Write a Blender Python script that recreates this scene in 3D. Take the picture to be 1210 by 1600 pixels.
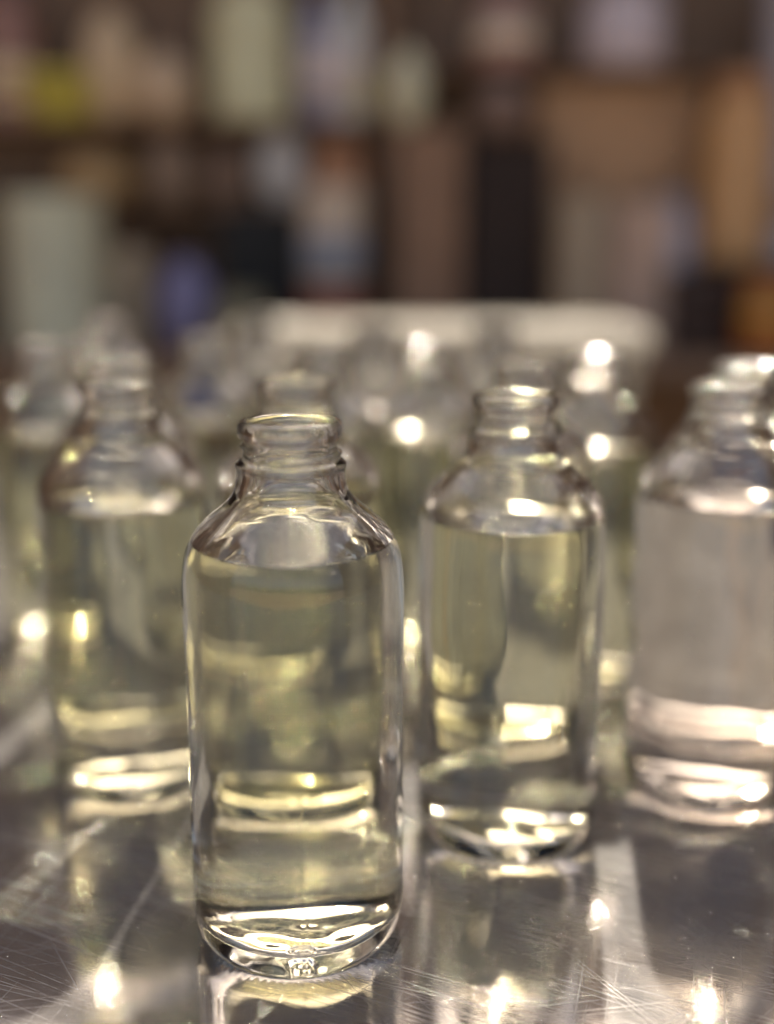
import bpy, bmesh, math, random
import numpy as np

for o in list(bpy.data.objects):
    bpy.data.objects.remove(o, do_unlink=True)
S = bpy.context.scene
COL = S.collection
rad = math.radians

# ------------------------------------------------------------------ camera
# metres; the table top is z = 0, the camera looks along +Y and slightly down
H, FPX, PITCH = 0.192, 1750.0, rad(12.9)
cam = bpy.data.cameras.new('camera')
camo = bpy.data.objects.new('camera', cam)
COL.objects.link(camo)
cam.sensor_fit = 'VERTICAL'
cam.sensor_height = 36.0
cam.lens = FPX / 1600 * 36.0
cam.clip_start, cam.clip_end = 0.01, 500.0
camo.location = (0, 0, H)
camo.rotation_euler = (math.pi / 2 - PITCH, 0, 0)
cam.dof.use_dof = True
cam.dof.focus_distance = 0.305
cam.dof.aperture_fstop = cam.lens / 1000 / 0.0170
cam.dof.aperture_blades = 0
S.camera = camo

# ------------------------------------------------------------------ sky, sun, exposure
SUN_EL, SUN_AZ = rad(45), rad(8)           # azimuth to the right of the view direction
w = bpy.data.worlds.new('World'); S.world = w; w.use_nodes = True
nt = w.node_tree; nt.nodes.clear()
out = nt.nodes.new('ShaderNodeOutputWorld'); bg = nt.nodes.new('ShaderNodeBackground')
sky = nt.nodes.new('ShaderNodeTexSky'); sky.sky_type = 'NISHITA'; sky.sun_disc = False
sky.sun_elevation = SUN_EL; sky.sun_rotation = SUN_AZ; sky.air_density = 0.45; sky.dust_density = 3.0; sky.ozone_density = 1.5
bg.inputs['Strength'].default_value = 0.135
nt.links.new(sky.outputs[0], bg.inputs[0]); nt.links.new(bg.outputs[0], out.inputs[0])

sun = bpy.data.lights.new('sun', 'SUN'); sun.energy = 3.9; sun.angle = rad(1.3); sun.color = (1.0, 0.99, 0.97)
suno = bpy.data.objects.new('sun', sun); COL.objects.link(suno)
sd = np.array([math.sin(SUN_AZ) * math.cos(SUN_EL), math.cos(SUN_AZ) * math.cos(SUN_EL), math.sin(SUN_EL)])
from mathutils import Vector
suno.rotation_euler = Vector(sd).to_track_quat('Z', 'Y').to_euler()
suno.location = Vector(sd * 5)

S.view_settings.view_transform = 'Standard'; S.view_settings.look = 'None'
S.view_settings.exposure = 1.38; S.view_settings.gamma = 1.0
S.view_settings.use_curve_mapping = False
S.view_settings.use_white_balance = True      # the phone balanced for the warm shade
S.view_settings.white_balance_temperature = 7600
S.view_settings.white_balance_tint = 12
c = S.cycles
c.use_denoising = True
c.use_adaptive_sampling = False
c.max_bounces = 20; c.transmission_bounces = 20; c.glossy_bounces = 8; c.diffuse_bounces = 4
c.transparent_max_bounces = 8
c.caustics_reflective = True; c.caustics_refractive = True
c.blur_glossy = 0.0
c.use_guiding = True
c.sample_clamp_indirect = 700.0
c.sample_clamp_direct = 0.0


# ------------------------------------------------------------------ helpers
def ray(px, py):
    """direction through a photo pixel (1210 x 1600)"""
    x, y = (px - 605) / FPX, (800 - py) / FPX
    cp, sp = math.cos(PITCH), math.sin(PITCH)
    return np.array([x, cp + y * sp, y * cp - sp])

def at(px, py, Y):
    d = ray(px, py); return np.array([0, 0, H]) + d * (Y / d[1])

def on_table(px, py, z=0.0):
    d = ray(px, py); return np.array([0, 0, H]) + d * ((z - H) / d[2])

def link(name, me, mat=None, parent=None, smooth=True):
    o = bpy.data.objects.new(name, me); COL.objects.link(o)
    if mat is not None:
        for m in (mat if isinstance(mat, (list, tuple)) else [mat]): me.materials.append(m)
    if smooth:
        me.polygons.foreach_set('use_smooth', [True] * len(me.polygons))
    if parent is not None: o.parent = parent
    return o

def tag(o, label, cat, group=None, kind=None):
    o['label'] = label; o['category'] = cat
    if group: o['group'] = group
    if kind: o['kind'] = kind
    return o

def empty(name, loc, rz=0.0):
    o = bpy.data.objects.new(name, None); COL.objects.link(o)
    o.empty_display_size = 0.02
    o.location = [float(v) for v in loc]; o.rotation_euler = (0, 0, rz)
    return o

def chaikin(p, n=2):
    p = np.array(p, float)
    for _ in range(n):
        a, b = p[:-1], p[1:]
        q = np.empty((2 * len(a), p.shape[1]))
        q[0::2] = a * .75 + b * .25; q[1::2] = a * .25 + b * .75
        p = np.vstack([p[:1], q, p[-1:]])
    return p

def resample(p, step):
    """split long spans of a profile so that displacement has vertices to move"""
    res = [p[0]]
    for a, b in zip(p[:-1], p[1:]):
        n = max(1, int(math.ceil(np.linalg.norm(b - a) / step)))
        for k in range(1, n + 1): res.append(a + (b - a) * k / n)
    return np.array(res)

def revolve_arrays(prof, seg, disp=None):
    """prof (r, z) rows -> verts, faces; a row with r == 0 becomes a pole"""
    th = np.arange(seg) * 2 * math.pi / seg
    V, rows = [], []
    n = 0
    for r, z in prof:
        if r < 1e-7:
            V.append(np.array([[0, 0, z]])); rows.append([n] * seg); n += 1
        else:
            rr, zz = np.full(seg, r), np.full(seg, z)
            if disp is not None: rr, zz = disp(rr, zz, th)
            V.append(np.c_[rr * np.cos(th), rr * np.sin(th), zz]); rows.append(list(range(n, n + seg))); n += seg
    F = []
    for a, b in zip(rows[:-1], rows[1:]):
        for k in range(seg):
            k2 = (k + 1) % seg
            f = [a[k], a[k2], b[k2], b[k]]
            g = []
            for i in f:
                if i not in g: g.append(i)
            if len(g) > 2: F.append(g)
    return np.vstack(V), F

def mesh(name, V, F):
    me = bpy.data.meshes.new(name); me.from_pydata([tuple(v) for v in V], [], F); me.update(); return me

def lathe(name, prof, mat, parent=None, seg=48, round_=2):
    p = chaikin(prof, round_) if round_ else np.array(prof, float)
    V, F = revolve_arrays(p, seg)
    return link(name, mesh(name, V, F), mat, parent)

def box(name, x0, x1, y0, y1, z0, z1, mat, parent=None, bev=0.003):
    bm = bmesh.new()
    bmesh.ops.create_cube(bm, size=1)
    for v in bm.verts:
        v.co = ((x0 + x1) / 2 + v.co.x * (x1 - x0), (y0 + y1) / 2 + v.co.y * (y1 - y0), (z0 + z1) / 2 + v.co.z * (z1 - z0))
    if bev: bmesh.ops.bevel(bm, geom=list(bm.edges), offset=bev, segments=2, profile=.6, affect='EDGES')
    me = bpy.data.meshes.new(name); bm.to_mesh(me); bm.free()
    return link(name, me, mat, parent, smooth=False)

# ------------------------------------------------------------------ materials
def newmat(name):
    m = bpy.data.materials.new(name); m.use_nodes = True
    t = m.node_tree; t.nodes.clear()
    o = t.nodes.new('ShaderNodeOutputMaterial')
    return m, t, o

def N(t, typ, **kw):
    n = t.nodes.new(typ)
    for k, v in kw.items():
        if k in n.inputs.keys(): n.inputs[k].default_value = v
        else: setattr(n, k, v)
    return n

def glass(name, ior, col):
    m, t, o = newmat(name)
    g = N(t, 'ShaderNodeBsdfGlass', Color=(*col, 1), Roughness=0.0, IOR=ior)
    t.links.new(g.outputs[0], o.inputs[0])
    return m

GLASS = glass('clear_glass', 1.50, (0.985, 0.985, 0.972))
BUBBLE = glass('air_bubble', 1 / 1.345, (1, 1, 1))
def liquid_mats(name, c):
    return [glass(name + '_against_glass', 1.345 / 1.50, c), glass(name + '_surface', 1.345, tuple(v ** .5 for v in c))]
LIQUIDS = {'pale': liquid_mats('pale_liquid', (.985, .98, .955)), 'clear': liquid_mats('clear_liquid', (.975, .965, .945)),
           'rosy': liquid_mats('rosy_liquid', (.955, .925, .905)), 'olive': liquid_mats('olive_liquid', (.922, .918, .825))}

def plain(name, col, rough=0.6, var=0.25, scale=30, metallic=0.0, spec=0.4):
    m, t, o = newmat(name)
    b = N(t, 'ShaderNodeBsdfPrincipled', Roughness=rough, Metallic=metallic)
    b.inputs['Specular IOR Level'].default_value = spec
    tc = N(t, 'ShaderNodeTexCoord'); no = N(t, 'ShaderNodeTexNoise', Scale=scale, Detail=4.0)
    mx = N(t, 'ShaderNodeMix'); mx.data_type = 'RGBA'
    mx.inputs[6].default_value = (*[v * (1 - var) for v in col], 1)
    mx.inputs[7].default_value = (*[min(1, v * (1 + var)) for v in col], 1)
    t.links.new(tc.outputs['Object'], no.inputs['Vector']); t.links.new(no.outputs[0], mx.inputs[0])
    t.links.new(mx.outputs[2], b.inputs['Base Color']); t.links.new(b.outputs[0], o.inputs[0])
    return m

def wood(name, c0, c1, axis=0):
    m, t, o = newmat(name)
    b = N(t, 'ShaderNodeBsdfPrincipled', Roughness=0.65)
    tc = N(t, 'ShaderNodeTexCoord'); mp = N(t, 'ShaderNodeMapping')
    sc = [40, 40, 40]; sc[axis] = 3; mp.inputs['Scale'].default_value = sc
    no = N(t, 'ShaderNodeTexNoise', Scale=1.0, Detail=5.0, Distortion=0.6)
    mx = N(t, 'ShaderNodeMix'); mx.data_type = 'RGBA'
    mx.inputs[6].default_value = (*c0, 1); mx.inputs[7].default_value = (*c1, 1)
    bp = N(t, 'ShaderNodeBump', Strength=0.3, Distance=0.002)
    t.links.new(tc.outputs['Object'], mp.inputs[0]); t.links.new(mp.outputs[0], no.inputs['Vector'])
    t.links.new(no.outputs[0], mx.inputs[0]); t.links.new(mx.outputs[2], b.inputs['Base Color'])
    t.links.new(no.outputs[0], bp.inputs['Height']); t.links.new(bp.outputs[0], b.inputs['Normal'])
    t.links.new(b.outputs[0], o.inputs[0])
    return m

def steel():
    m, t, o = newmat('scratched_steel')
    L = t.links.new
    tc = N(t, 'ShaderNodeTexCoord')
    def math_(op, a, b=None):
        n = N(t, 'ShaderNodeMath', operation=op)
        for i, v in enumerate((a, b)):
            if v is None: continue
            if isinstance(v, (int, float)): n.inputs[i].default_value = v
            else: L(v, n.inputs[i])
        return n.outputs[0]
    def streak(angle, sx, sy, lo, hi, off, detail=2.0, dist=0.0):
        mp = N(t, 'ShaderNodeMapping'); mp.vector_type = 'TEXTURE'
        mp.inputs['Rotation'].default_value = (0, 0, rad(angle))
        mp.inputs['Scale'].default_value = (1 / sx, 1 / sy, 1); mp.inputs['Location'].default_value = (off, off * .7, 0)
        no = N(t, 'ShaderNodeTexNoise', Scale=1.0, Detail=detail, Distortion=dist)
        mr = N(t, 'ShaderNodeMapRange'); mr.inputs[1].default_value = lo; mr.inputs[2].default_value = hi
        L(tc.outputs['Object'], mp.inputs[0]); L(mp.outputs[0], no.inputs['Vector']); L(no.outputs[0], mr.inputs[0])
        return mr.outputs[0]
    def noise(scale, lo, hi, detail=3.0):
        no = N(t, 'ShaderNodeTexNoise', Scale=scale, Detail=detail)
        mr = N(t, 'ShaderNodeMapRange'); mr.inputs[1].default_value = lo; mr.inputs[2].default_value = hi
        L(tc.outputs['Object'], no.inputs['Vector']); L(no.outputs[0], mr.inputs[0])
        return mr.outputs[0]
    grain = streak(-17, 7, 2400, 0.3, 0.7, 0.0, 3.0)
    scr = None
    for i, (a, sx, sy, lo, hi) in enumerate(((-24, 7, 1500, .67, .75), (-29, 9, 1900, .67, .76), (-19, 6, 1300, .69, .78), (9, 12, 1600, .71, .80),
                                             (41, 14, 1700, .73, .82), (74, 15, 1500, .73, .82), (-58, 13, 1700, .73, .82))):
        s = streak(a, sx, sy, lo, hi, 0.37 * (i + 1), 0.0, 0.05)
        scr = s if scr is None else math_('MAXIMUM', scr, s)
    patch = noise(14, .38, .68)
    smear = noise(45, .3, .75, 5.0)
    height = math_('SUBTRACT', math_('MULTIPLY', grain, 0.25), math_('MULTIPLY', scr, 1.0))
    bump = N(t, 'ShaderNodeBump', Strength=0.06, Distance=0.00004)
    L(height, bump.inputs['Height'])
    rough = math_('ADD', math_('ADD', math_('MULTIPLY', grain, .04), math_('MULTIPLY', patch, .03)), 0.05)
    rough = math_('ADD', rough, math_('MULTIPLY', scr, .04))
    b1 = N(t, 'ShaderNodeBsdfPrincipled', Metallic=1.0)
    b1.inputs['Base Color'].default_value = (.40, .385, .37, 1)
    L(rough, b1.inputs['Roughness']); L(bump.outputs[0], b1.inputs['Normal'])
    # the worn, finely scratched share of the surface scatters light widely
    b2 = N(t, 'ShaderNodeBsdfPrincipled', Metallic=1.0, Roughness=0.92)
    b2.inputs['Base Color'].default_value = (.42, .41, .395, 1)
    L(bump.outputs[0], b2.inputs['Normal'])
    fac = math_('ADD', math_('MULTIPLY', math_('MULTIPLY', scr, patch), .42), math_('ADD', math_('MULTIPLY', smear, .16), math_('ADD', math_('MULTIPLY', grain, .10), .13)))
    fac = math_('MINIMUM', fac, 0.9)
    mix = N(t, 'ShaderNodeMixShader')
    L(fac, mix.inputs[0]); L(b1.outputs[0], mix.inputs[1]); L(b2.outputs[0], mix.inputs[2])
    L(mix.outputs[0], o.inputs[0])
    return m

STEEL = steel()

# ------------------------------------------------------------------ the setting
def ground():
    m = plain('packed_earth', (.34, .25, .16), .9, .2, 3)
    V = [(-60, -60, -.9), (60, -60, -.9), (60, 60, -.9), (-60, 60, -.9)]
    o = link('ground', mesh('ground', V, [[0, 1, 2, 3]]), m, smooth=False)
    o['kind'] = 'structure'; o['label'] = 'plain packed ground under the table'; o['category'] = 'ground'
ground()

def added_walls():
    m = wood('sky_block_boards', (.16, .09, .048), (.30, .185, .105), 2)
    o = box('wall', -9, 9, 4.0, 4.12, -.895, 3.0, m, None, 0)  # added out of view; keeps the low sky out of the steel's reflections
    for sx in (-1, 1):                     # unseen side walls, added to keep the glass edges dark
        x0, x1 = sorted((sx * 2.1, sx * 2.2))
        box('added_side_wall', x0, x1, -.9, 3.995, -.895, 2.6, m, o, 0)
    o['kind'] = 'structure'; o['label'] = 'unseen brown boarded wall added behind the shelf unit to block the sky'; o['category'] = 'wall'
added_walls()

TX0, TX1, TY0, TY1 = -0.85, 0.85, -0.25, 1.12
table = tag(empty('steel_table', (0, 0, -.9)), 'scratched stainless steel table under all the bottles', 'table')
top = box('tabletop', TX0, TX1, TY0, TY1, 0.862, 0.9, STEEL, table, bev=.004)
for sx in (TX0 + .06, TX1 - .06):
    for sy in (TY0 + .06, TY1 - .06):
        leg = lathe('leg', [(0, 0), (.018, 0), (.018, .02), (.02, .03), (.02, .858), (0, .858)], STEEL, table, 24, 0)
        leg.location = (sx, sy, 0.0)

# ------------------------------------------------------------------ bottles
# outer profile in millimetres, from the push-up in the base to the lip, then down inside
OUT = [(0, 2.4), (10, 2.2), (18.5, 1.5), (22.8, .35), (24.2, 0), (25.5, .2), (27.0, 1.4), (28.9, 3.9), (29.9, 7.4), (30.2, 11.5),
       (30.25, 20), (30.2, 60), (30.25, 98), (30.15, 105), (29.8, 110.2), (28.8, 115.4), (26.6, 119.9), (22.6, 124.0), (18.2, 127.3),
       (15.6, 130.3), (14.7, 133.6), (14.4, 136.6), (14.9, 137.6), (14.8, 138.6), (13.2, 139.6), (12.6, 141.0),
       (12.5, 143.6), (12.7, 144.6), (13.8, 145.3), (14.1, 146.8), (13.9, 148.6), (13.1, 149.7), (11.8, 149.9), (10.8, 149.2),
       (10.3, 147.2), (10.1, 143.0), (10.6, 138.5), (11.3, 134.0), (12.6, 130.6)]
INN = [(12.6, 130.6), (14.5, 126.2), (18.9, 122.4), (23.3, 118.4), (25.9, 114.2), (26.9, 109.2), (27.3, 104.5), (27.5, 96), (27.45, 60), (27.4, 22),
       (27.2, 15), (26.5, 11.0), (24.2, 7.6), (19.5, 6.2), (10.0, 6.3), (0, 6.6)]

def make_bottle(x, y, label, fill, rz, seed, seg=128, fine=True, group=None, liq='pale'):
    rng = random.Random(seed)
    root = tag(empty('glass_bottle', (x, y, 0), rz), label, 'bottle', group)
    oc = chaikin(OUT, 2); ic = chaikin(INN, 2)
    # cut the inner wall at the fill line
    zs = ic[:, 1]; k = int(np.argmax(zs < fill))
    f = (fill - zs[k - 1]) / (zs[k] - zs[k - 1]); cut = ic[k - 1] + (ic[k] - ic[k - 1]) * f
    upper = np.vstack([ic[:k], cut]); lower = np.vstack([cut, ic[k:]])
    step = (1.0 if seed == 10 else 1.8) if fine else 5.0
    body = resample(np.vstack([oc, upper[1:]]), step)
    low = resample(lower, step)
    A = [(rng.uniform(.05, .11) * rng.choice((-1, 1)), rng.choice((2, 3, 4, 5)), rng.uniform(.02, .09), rng.uniform(0, 6.28)) for _ in range(6)]
    B = [(rng.uniform(.02, .05), rng.choice((6, 7, 9, 11)), rng.uniform(.1, .25), rng.uniform(0, 6.28)) for _ in range(6)]
    th0 = rng.uniform(0, 6.28)
    def disp(rr, zz, th):
        inner = rr < 1e9
        r, z = rr.copy(), zz.copy()
        amp = np.clip(zz / 12, 0, 1) * np.clip((rr - 4) / 10, 0, 1)
        for a, n, kz, ph in A + B: r = r + amp * a * np.sin(n * th + kz * zz + ph) * (0.7 if zz[0] < 127 else .25)
        # screw thread on the outside of the finish
        t2 = (th - th0) % (2 * math.pi)
        if rr[0] > 12.3 and 139 < zz[0] < 146:
            zc = 140.0 + 3.8 * t2 / (2 * math.pi)
            env = np.clip(np.minimum(t2, 2 * math.pi - t2) * 2.2, 0, 1)
            r = r + 1.25 * env * np.exp(-((zz - zc) / .7) ** 2)
        # mould seams, and lumps in the neck and in the base
        for sm in (0.0, math.pi):
            dth = (th - th0 - .5 - sm + math.pi) % (2 * math.pi) - math.pi
            if rr[0] > 28.5: r = r + .10 * np.exp(-(dth / .018) ** 2)
        if zz[0] > 128:
            for a, n, kz, ph in B: r = r + 1.0 * a * np.sin((n - 4) * th + 3.1 * kz * zz + 2 * ph)
        if zz[0] < 14 and rr[0] < 25:
            w_ = min(1.0, (25 - rr[0]) / 6) * (1.0 if zz[0] > 5 else .45)
            xx, yy = rr * np.cos(th), rr * np.sin(th)
            for a, n, kz, ph in A: z = z + w_ * .8 * a * np.sin(.22 * xx * math.cos(ph) + .22 * yy * math.sin(ph) + .05 * n * rr + ph)
            for a, n, kz, ph in B: z = z + w_ * .9 * a * np.sin(.6 * xx * math.cos(ph) + .6 * yy * math.sin(ph) + ph)
            if zz[0] < 5 and fine:
                for ex, ey, er, eh in ((1.5, -13, 2.6, .55), (1.5, -13, .4, .5), (6.2, -15, 1.0, .4), (1.0, -18.2, .9, .45), (3.6, -18.6, .8, .4)):
                    ca, sa = math.cos(-rz), math.sin(-rz)
                    dd = np.hypot(xx - (ex * ca - ey * sa), yy - (ex * sa + ey * ca))
                    z = z - eh * np.exp(-((dd - er) / .55) ** 2)
        # stippled bearing ring
        if fine and rr[0] > 22.5 and zz[0] < 1.6 and rr[0] < 27:
            e = math.exp(-((rr[0] - 25.6) / 1.1) ** 2)
            z = z + .2 * e * (.5 + .5 * np.cos(72 * th + .8 * np.sin(5 * th)) + .25 * np.sin(31 * th))
        return r * .001, z * .001
    sg = seg if not fine else 432
    V, F = revolve_arrays(body, sg, disp)
    V[[i for i, v in enumerate(V) if abs(v[2]) > 1]] *= .001     # poles
    b = link('body', mesh('bottle_body', V, F), GLASS, root)
    V2, F2 = revolve_arrays(low, sg, disp)
    V2[[i for i, v in enumerate(V2) if abs(v[2]) > 1]] *= .001
    # liquid surface with its meniscus, welded to the wall's first ring
    rim = V2[:sg].copy()
    nb = len(F2)
    rings = []
    n0 = len(V2)
    cols = [V2]
    r0 = np.hypot(rim[:, 0], rim[:, 1])
    for fr, dz in ((.988, -.00042), (.972, -.00075), (.945, -.0010), (.90, -.00118), (.8, -.00125), (.5, -.00125), (.2, -.00125)):
        q = rim.copy(); q[:, 0] *= fr; q[:, 1] *= fr; q[:, 2] = fill * .001 + dz
        cols.append(q)
    cols.append(np.array([[0, 0, fill * .001 - .00125]]))
    Vall = np.vstack(cols)
    prev = list(range(sg))
    for i in range(7):
        cur = list(range(n0 + i * sg, n0 + (i + 1) * sg))
        for k in range(sg):
            k2 = (k + 1) % sg; F2.append([prev[k2], prev[k], cur[k], cur[k2]])
        prev = cur
    pole = len(Vall) - 1
    for k in range(sg): F2.append([prev[(k + 1) % sg], prev[k], pole])
    me = mesh('bottle_liquid', Vall, F2)
    lq = link('liquid', me, LIQUIDS[liq], root)
    mi = np.zeros(len(F2), int); mi[nb:] = 1
    me.polygons.foreach_set('material_index', mi.tolist())
    if seed == 10:                       # a few small bubbles under the surface and on the bottom
        VB, FB, q = [], [], random.Random(3)
        sp = bmesh.new(); bmesh.ops.create_icosphere(sp, subdivisions=2, radius=1)
        sv = np.array([v.co[:] for v in sp.verts]); sf = [[v.index for v in f.verts] for f in sp.faces]; sp.free()
        for k in range(16):
            a_ = q.uniform(0, 6.28); r_ = q.uniform(.00022, .00045)
            if k < 11: rr_, zz_ = .0235 + q.uniform(-.0006, .0003), fill * .001 - .0024 - r_
            else: rr_, zz_ = q.uniform(.004, .02), .0085 + q.uniform(0, .02)
            FB += [[i + len(VB) * len(sv) for i in f] for f in sf]
            VB.append(sv * r_ + np.array([rr_ * math.cos(a_), rr_ * math.sin(a_), zz_]))
        bb = link('bubbles', mesh('bubbles', np.vstack(VB), FB), BUBBLE, root); bb['kind'] = 'stuff'
    # wall of the liquid must face outwards: check one face and flip the walls if needed
    fix_normals(b, out_test=True); fix_liquid(lq, nb)
    return root

def fix_normals(o, out_test):
    me = o.data
    # a face on the outer wall at mid height faces away from the axis
    best = max(me.polygons, key=lambda p: math.hypot(p.center.x, p.center.y))
    if best.normal.x * best.center.x + best.normal.y * best.center.y < 0:
        me.flip_normals()

def fix_liquid(o, nb):
    me = o.data
    bm = bmesh.new(); bm.from_mesh(me); bm.faces.ensure_lookup_table()
    wall = bm.faces[:nb]; tops = bm.faces[nb:]
    p = max(wall, key=lambda f: math.hypot(f.calc_center_median().x, f.calc_center_median().y)); cc = p.calc_center_median()
    if p.normal.x * cc.x + p.normal.y * cc.y < 0: bmesh.ops.reverse_faces(bm, faces=list(wall))
    bm.faces.ensure_lookup_table()
    if sum(f.normal.z for f in tops) < 0: bmesh.ops.reverse_faces(bm, faces=list(tops))
    # split the two so that the wall's and the surface's normals are not blended across the rim
    bmesh.ops.split_edges(bm, edges=[e for e in bm.edges if len({f.material_index for f in e.link_faces}) == 2])
    bm.to_mesh(me); bm.free()
    me.polygons.foreach_set('use_smooth', [True] * len(me.polygons))

def spot(px, D):
    """bottle axis seen at photo column px; D = depth along the lens axis at mid height"""
    X = (px - 605) / FPX * D
    Y = (D - (H - .07) * math.sin(PITCH)) / math.cos(PITCH)
    return X, Y

rnd = random.Random(5)
G = 'bottles of pale liquid on the steel table'
FRONT = [
    (462, .3135, 'nearest glass bottle in sharp focus, filled with pale liquid', 116.3, True),
    (796, .3700, 'glass bottle just behind and beside the nearest one, a white glint on its shoulder', 111.0, True),
    (202, .4090, 'softly blurred glass bottle standing behind the nearest bottle, over a bluish patch of light', 107.5, True),
    (1119, .4020, 'glass bottle cut off by the photo edge, with greyish pink liquid', 110.0, True),
]
for i, (px, D, lab, fill, fine) in enumerate(FRONT):
    x, y = spot(px, D); make_bottle(x, y, lab, fill, rnd.uniform(0, 6), 10 + i, fine=fine, group=G, liq='clear' if i == 3 else 'pale')
BACK = [
    (470, .413, 'bottle hidden behind the nearest bottle, only its blurred neck rising above that rim', 108),
    (812, .470, 'bottle hidden behind the second sharpest bottle, seen through its liquid', 106),
    (206, .482, 'bottle hidden behind the softly blurred bottle, seen through its liquid', 106),
    (88, .57, 'blurred bottle at the photo edge, peeping out past the softly blurred one', 106),
    (668, .57, 'blurred bottle seen in the gap between the two sharpest bottles', 105),
    (918, .515, 'blurred bottle in the gap beside the bottle cut off by the photo edge', 106),
    (512, .56, 'blurred bottle beside the shoulder of the nearest bottle, one row further back', 107),
    (330, .62, 'faint bottle far back, between the softly blurred bottle and the nearest one', 105),
    (585, .71, 'faint bottle far back, beside a round white glint above the nearest bottle', 106),
    (770, .72, 'faint bottle far back, behind the neck of the second sharpest bottle', 105),
    (405, .80, 'faintest bottle in the last row, before the end of the white tub', 105),
    (180, .78, 'faintest bottle in the last row, below the tall cream canister', 106),
    (1148, .467, 'bottle hidden behind the bottle cut off by the photo edge, seen through its liquid', 104),
]
for i, (px, D, lab, fill) in enumerate(BACK):
    x, y = spot(px, D); make_bottle(x, y, lab, fill, rnd.uniform(0, 6), 40 + i, seg=96, fine=False, group=G, liq='rosy' if i == 12 else 'olive')

# ------------------------------------------------------------------ white tub behind the bottles
def tub():
    m = plain('white_plastic', (.52, .49, .42), .45, .06, 20)
    t_ = m.node_tree; pb = next(n for n in t_.nodes if n.type == 'BSDF_PRINCIPLED'); mo = next(n for n in t_.nodes if n.type == 'OUTPUT_MATERIAL')
    tl = N(t_, 'ShaderNodeBsdfTranslucent'); tl.inputs[0].default_value = (.78, .74, .66, 1)
    mxs = N(t_, 'ShaderNodeMixShader'); mxs.inputs[0].default_value = .6
    t_.links.new(pb.outputs[0], mxs.inputs[1]); t_.links.new(tl.outputs[0], mxs.inputs[2]); t_.links.new(mxs.outputs[0], mo.inputs[0])
    a = at(378, 500, 1.0); b = at(985, 500, 1.0)
    x0, x1 = a[0], b[0]; cx = (x0 + x1) / 2; hw = (x1 - x0) / 2; y0, y1 = .90, 1.09; cy = (y0 + y1) / 2; hd = (y1 - y0) / 2
    root = tag(empty('plastic_tub', (cx, cy, 0)), 'wide white plastic tub with a lid, blurred behind the bottles', 'tub')
    def loop(sx, sy, z, n=12, r=.03):
        pts = []
        for qx, qy, a0 in ((1, 1, 0), (-1, 1, 90), (-1, -1, 180), (1, -1, 270)):
            for k in range(n + 1):
                t = rad(a0 + 90 * k / n)
                pts.append((qx * (sx - r) + r * math.cos(t), qy * (sy - r) + r * math.sin(t), z))
        return pts
    def skin(name, levels, mat):
        V, F = [], []
        n = None
        for sx, sy, z in levels:
            p = loop(sx, sy, z); n = len(p); V += p
        for i in range(len(levels) - 1):
            for k in range(n): F.append([i * n + k, i * n + (k + 1) % n, (i + 1) * n + (k + 1) % n, (i + 1) * n + k])
        F.append(list(range(n))[::-1]); F.append(list(range((len(levels) - 1) * n, len(levels) * n)))
        return link(name, mesh(name, V, F), mat, root, smooth=False)
    skin('tub_body', [(hw - .02, hd - .02, 0), (hw - .012, hd - .012, .004), (hw - .004, hd - .004, .112), (hw, hd, .114), (hw, hd, .122)], m)
    skin('lid', [(hw + .004, hd + .004, .1185), (hw + .004, hd + .004, .130), (hw, hd, .134), (hw - .02, hd - .02, .135), (hw - .024, hd - .024, .1315)], m)
    for s in (-1, 1):
        h = box('handle', s * hw * .98 - .008, s * hw * .98 + .008, -.04, .04, .10, .1165, m, root, .004)
tub()

# ------------------------------------------------------------------ shelf unit with clutter
YB, YF = 1.66, 1.36                       # back and front of the shelf unit
def zpix(y, Y): return float(at(605, y, Y)[2])
def xpix(x, Y, y=300): return float(at(x, y, Y)[0])
WOOD = wood('brown_shelf_wood', (.22, .12, .06), (.36, .215, .115), 0)
WOODV = wood('brown_plank_wood', (.13, .075, .038), (.27, .165, .09), 2)
DARK = wood('dark_stained_wood', (.035, .016, .008), (.09, .04, .016), 0)
shelf = tag(empty('wooden_shelf_unit', (0, YB, -.9)), 'blurred brown wooden shelf unit full of jars behind the table', 'shelf')
SX0, SX1, ZTOP = -.78, .86, .62
def sh(name, x0, x1, y0, y1, z0, z1, mat, bev=.002): return box(name, x0, x1, y0 - YB, y1 - YB, z0 + .9, z1 + .9, mat, shelf, bev)
npl = 12
for k in range(npl):
    wd = (SX1 - SX0) / npl
    sh('plank', SX0 + k * wd + .0015, SX0 + (k + 1) * wd - .0015, YB + .004 + .003 * (k % 2), YB + .02 + .003 * (k % 2), -.9, ZTOP, WOODV)
ZL, ZM, ZU, ZR = zpix(548, 1.45), zpix(322, 1.59), zpix(196, 1.59), zpix(420, 1.45)
XM = xpix(600, 1.5)
sh('upright', SX0 - .02, SX0 - .002, YF, YB + .02, -.9, ZTOP, WOOD)
sh('upright', SX1 + .002, SX1 + .02, YF, YB + .02, -.9, ZTOP, WOOD)
sh('upright', XM - .009, XM + .009, YF + .2, YB, ZL + .001, ZTOP - .022, WOOD)
sh('shelf_board', SX0, SX1, YF - .06, YB, ZL - .02, ZL, WOOD)
sh('shelf_board', SX0, XM - .011, YB - .125, YB, ZM - .007, ZM, WOOD)
sh('shelf_board', SX0, XM - .011, YB - .125, YB, ZU - .007, ZU, WOOD)
ZR2 = zpix(114, 1.59)
sh('shelf_board', XM + .011, SX1, YB - .125, YB, ZR2 - .005, ZR2, WOOD)
sh('shelf_board', SX0, SX1, YB - .05, YB, ZTOP - .02, ZTOP - .003, WOOD)
sh('back_panel', SX0, SX1, YB + .026, YB + .036, -.9, ZTOP, WOOD)
sh('shelf_board', SX0, SX1, YF, YB, -.45, -.43, WOOD)

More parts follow.
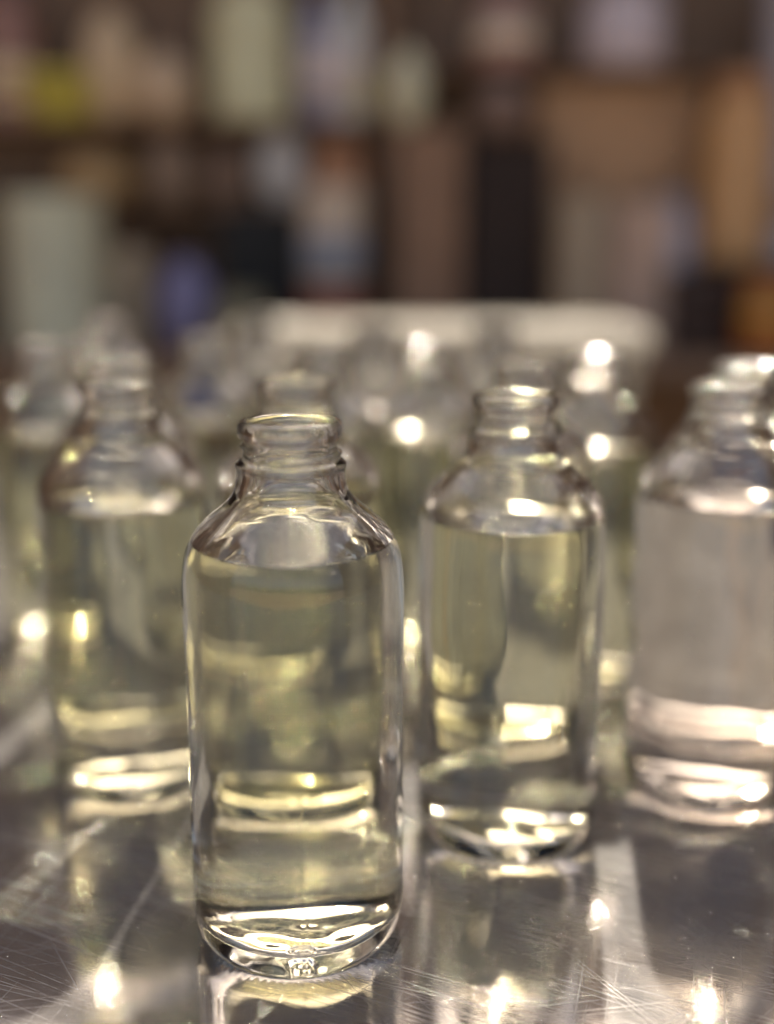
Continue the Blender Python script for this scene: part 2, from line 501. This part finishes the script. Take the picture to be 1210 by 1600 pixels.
def warm(c): return (min(.86, c[0] * 1.9), min(.70, c[1] * 1.55), min(.58, c[2] * 1.2))

def jar(name, px0, py0, px1, zb, Y, col, label, cat, shape='jar', lid=None, band=None, rough=.35, group='clutter on the shelf unit'):
    """a turned vessel: photo columns px0..px1 give its width, py0 its top, zb the shelf it stands on"""
    cx, hw = xpix((px0 + px1) / 2, Y), (xpix(px1, Y) - xpix(px0, Y)) / 2
    h = zpix(py0, Y) - zb
    root = tag(empty(name, (cx, Y, zb)), label, cat, group)
    col = warm(col); m = plain(name + '_surface', col, rough, .4, 26)
    r = hw
    if shape == 'jar': p = [(0, 0), (r * .9, 0), (r, h * .05), (r, h * .74), (r * .97, h * .8), (r * .78, h * .86), (r * .76, h * .9), (0, h * .9)]
    elif shape == 'can': p = [(0, 0), (r * .96, 0), (r, h * .02), (r * .985, h * .04), (r * .985, h * .94), (r, h * .96), (r * .97, h * .985), (0, h * .98)]
    elif shape == 'bottle': p = [(0, 0), (r * .9, 0), (r, h * .04), (r, h * .6), (r * .9, h * .7), (r * .42, h * .8), (r * .36, h * .92), (0, h * .92)]
    elif shape == 'pot': p = [(0, 0), (r * .66, 0), (r * .7, h * .04), (r * .93, h * .78), (r, h * .8), (r, h * .97), (r * .9, h), (r * .84, h * .9), (0, h * .85)]
    elif shape == 'round': p = [(0, 0), (r * .45, 0), (r * .85, h * .18), (r, h * .45), (r * .85, h * .75), (r * .42, h * .9), (r * .4, h * .93), (0, h * .93)]
    lathe('vessel', p, m, root, 40, 2)
    lm = plain(name + '_lid_surface', lid or tuple(v * .6 for v in col), .4, .1, 60)
    if shape == 'jar': lathe('lid', [(0, h * .89), (r * .82, h * .89), (r * .84, h * .9), (r * .84, h * .985), (r * .78, h), (0, h)], lm, root, 40, 1)
    if shape == 'bottle': lathe('cap', [(0, h * .915), (r * .42, h * .915), (r * .42, h * .99), (r * .36, h), (0, h)], lm, root, 32, 1)
    if shape == 'round': lathe('stopper', [(0, h * .92), (r * .46, h * .92), (r * .46, h * .98), (r * .3, h), (0, h)], lm, root, 32, 1)
    if not band and name not in ('canister', 'cream_bottle', 'terracotta_bottle') and shape in ('jar', 'can', 'bottle'):
        q = random.Random(name); band = []
        for a, b in ((.12, .2), (.26, .46), (.5, .56))[:q.choice((1, 2, 3))]:
            f = q.choice((.45, .6, 1.6, 2.0)); band.append((a * (1 if shape != 'can' else 1.3), b * (1 if shape != 'can' else 1.3), tuple(min(.8, v * f) for v in col)))
    if band:
        for a, b, bc in band:
            bm_ = plain(name + '_band', warm(bc), .5, .1, 50)
            lathe('label_band', [(r * 1.004, h * a), (r * 1.012, h * a), (r * 1.012, h * b), (r * 1.004, h * b)], bm_, root, 40, 0)
    return root

def carton(name, px0, py0, px1, zb, Y, depth, col, label, cat='box', rz=0.0, group='clutter on the shelf unit', flap=True, m=None):
    cx, hw = xpix((px0 + px1) / 2, Y), (xpix(px1, Y) - xpix(px0, Y)) / 2
    h = zpix(py0, Y) - zb
    root = tag(empty(name, (cx, Y + depth / 2, zb), rz), label, cat, group)
    m = m or plain(name + '_surface', warm(col), .7, .45, 22)
    box('carton_body', -hw, hw, -depth / 2, depth / 2, 0, h, m, root, .002)
    if flap:
        box('lid', -hw - .002, hw + .002, -depth / 2 - .002, depth / 2 + .002, h + .0005, h + .006, m, root, .001)
    return root

# lower board
jar('canister', 2, 302, 162, ZL, 1.42, (.62, .45, .36), 'tall blurred cream canister at the photo edge, above the bottles', 'canister', 'can', rough=.5)
jar('beige_pot', 166, 385, 232, ZL, 1.46, (.30, .27, .21), 'small blurred beige pot beside the cream canister', 'pot', 'pot', rough=.7)
jar('blue_jar', 240, 400, 330, ZL, 1.42, (.15, .16, .30), 'blurred slate blue round jar under the shelves', 'jar', 'round')
jar('green_jar', 333, 455, 412, ZL, 1.38, (.16, .17, .12), 'low blurred grey green jar in front of the black box', 'jar', 'jar')
carton('black_box', 345, 335, 476, ZL, 1.5, .1, (.012, .013, .012), 'blurred black box standing under the shelf')
jar('striped_can', 470, 288, 572, ZL, 1.42, (.36, .34, .30), 'blurred can with a slate blue and a dark red band', 'can', 'can',
    band=[(.44, .70, (.17, .21, .27)), (.04, .40, (.12, .03, .018))])
carton('brown_carton', 622, 205, 722, ZL, 1.44, .09, (.17, .115, .08), 'tall blurred brown carton above the lidded white tub', 'box')
jar('grey_canister', 868, 305, 958, ZL, 1.42, (.25, .225, .175), 'blurred grey beige canister above the end of the white tub', 'canister', 'can')
carton('pink_carton', 962, 322, 1052, ZL, 1.44, .08, (.40, .29, .24), 'blurred dusty pink carton between the grey canister and the dark crate')
jar('pale_blue_jar', 1010, 305, 1092, ZL + .0, 1.53, (.34, .38, .52), 'blurred pale blue jar standing behind the pink carton', 'jar', 'jar')

# dark wooden crate at the right
def crate():
    Y = 1.40; x0, x1 = xpix(1066, Y), xpix(1330, Y); d = .16; zt = ZR
    root = tag(empty('wooden_crate', ((x0 + x1) / 2, Y + d / 2, ZL)), 'blurred dark red brown wooden crate at the photo edge', 'crate')
    hw = (x1 - x0) / 2; h = zt - ZL; n = 3
    for k in range(n):
        a, b = h * k / n + .002, h * (k + 1) / n - .002
        for sy in (-1, 1): box('slat', -hw, hw, sy * d / 2 - .005, sy * d / 2 + .005, a, b, DARK, root, .0015)
        for sx in (-1, 1): box('slat', sx * (hw - .006) - .005, sx * (hw - .006) + .005, -d / 2 + .006, d / 2 - .006, a, b, DARK, root, .0015)
    for sx in (-1, 1):
        for sy in (-1, 1): box('corner_post', sx * (hw - .02) - .008, sx * (hw - .02) + .008, sy * (d / 2 - .014) - .008, sy * (d / 2 - .014) + .008, 0.001, h, DARK, root, .001)
    box('crate_floor', -hw + .012, hw - .012, -d / 2 + .007, d / 2 - .007, .003, .01, DARK, root, .001)
    return h
crate()
jar('amber_jar', 1172, 425, 1262, ZL, 1.345, (.30, .13, .035), 'blurred amber jar in front of the dark crate', 'jar', 'jar')
jar('terracotta_bottle', 1098, 118, 1204, ZR + .002, 1.49, (.66, .26, .13), 'tall blurred terracotta bottle above the dark crate', 'bottle', 'jar')

# middle boards (left half)
MB = ZM + .0005
jar('tan_jar', 88, 232, 222, MB, 1.592, (.30, .225, .12), 'squat blurred tan jar on the middle board, at the photo edge side', 'jar', 'round')
jar('taupe_jar', 226, 205, 312, MB, 1.592, (.20, .16, .125), 'blurred taupe jar between the tan and the brown ones', 'jar', 'round')
jar('brown_jar', 318, 222, 394, MB, 1.592, (.16, .12, .095), 'small blurred brown jar beside the lavender white bottle', 'jar', 'round')
jar('lavender_bottle', 400, 196, 482, MB, 1.592, (.52, .50, .60), 'blurred lavender white bottle on the middle board', 'bottle', 'round')
jar('peach_jar', 488, 208, 578, MB, 1.592, (.36, .21, .13), 'blurred peach brown jar beside the lavender white bottle', 'jar', 'round')
# upper boards
UB = ZU + .0005
jar('mauve_jar', -10, -20, 72, UB, 1.592, (.20, .13, .12), 'blurred mauve brown jar in the top corner of the photo', 'jar', 'jar')
jar('olive_jar', 42, 116, 172, UB, 1.592, (.30, .29, .055), 'squat blurred olive yellow jar', 'jar', 'pot')
jar('beige_bottle', 138, 10, 232, UB, 1.592, (.42, .34, .24), 'blurred beige bottle behind the olive yellow jar', 'bottle', 'round')
jar('sand_jar', 216, 78, 312, UB, 1.592, (.40, .33, .25), 'blurred sand coloured jar next to the tall cream bottle', 'jar', 'round')
jar('cream_bottle', 336, -30, 458, UB, 1.592, (.60, .50, .33), 'tall blurred cream bottle running off the top of the photo', 'bottle', 'jar')
jar('slate_bottle', 470, -20, 528, UB, 1.592, (.22, .25, .36), 'narrow blurred slate blue bottle beside the cream one', 'bottle', 'bottle')
jar('white_blue_jar', 522, -40, 580, UB, 1.592, (.42, .46, .60), 'blurred pale blue bottle at the top edge of the photo', 'bottle', 'bottle')
UR = ZR2 + .0005
jar('cream_jar', 534, 78, 592, UB, 1.592, (.62, .44, .26), 'narrow blurred honey coloured jar on the upper board', 'jar', 'round')
jar('ivory_jar', 606, 74, 668, zpix(205, 1.44) + .0075, 1.485, (.66, .54, .36), 'blurred ivory jar above the tall brown carton', 'jar', 'round')
carton('dark_gap_block', 732, 228, 862, ZL, 1.46, .09, (.02, .012, .007), 'blurred blackish brown block standing in for the shaded gap beside the tall brown carton')  # near-black block: the shade of the gap is put into its colour
jar('umber_jar', 700 + 34, 128, 796 + 34, zpix(228, 1.46) + .0075, 1.505, (.13, .095, .08), 'round blurred umber jar on the blackish brown block', 'jar', 'round')
jar('rose_jar', 735, -20, 832, UR, 1.592, (.24, .16, .16), 'blurred dusky rose bottle at the top edge of the photo', 'bottle', 'bottle')
jar('grey_blue_jar', 900, -20, 1028, UR, 1.592, (.36, .37, .45), 'blurred grey blue jar at the top edge of the photo', 'jar', 'jar')
carton('tan_carton', 838, 135, 1094, ZL, 1.575, .06, (.30, .205, .125), 'large blurred tan carton behind the grey canister and the pink carton')
jar('blue_grey_canister', 1180, -60, 1330, ZR + .002, 1.53, (.28, .32, .40), 'blurred blue grey cylinder added for the bluish view beyond the terracotta bottle', 'canister', 'can')  # cylinder added in place of the blue grey view past the shelf
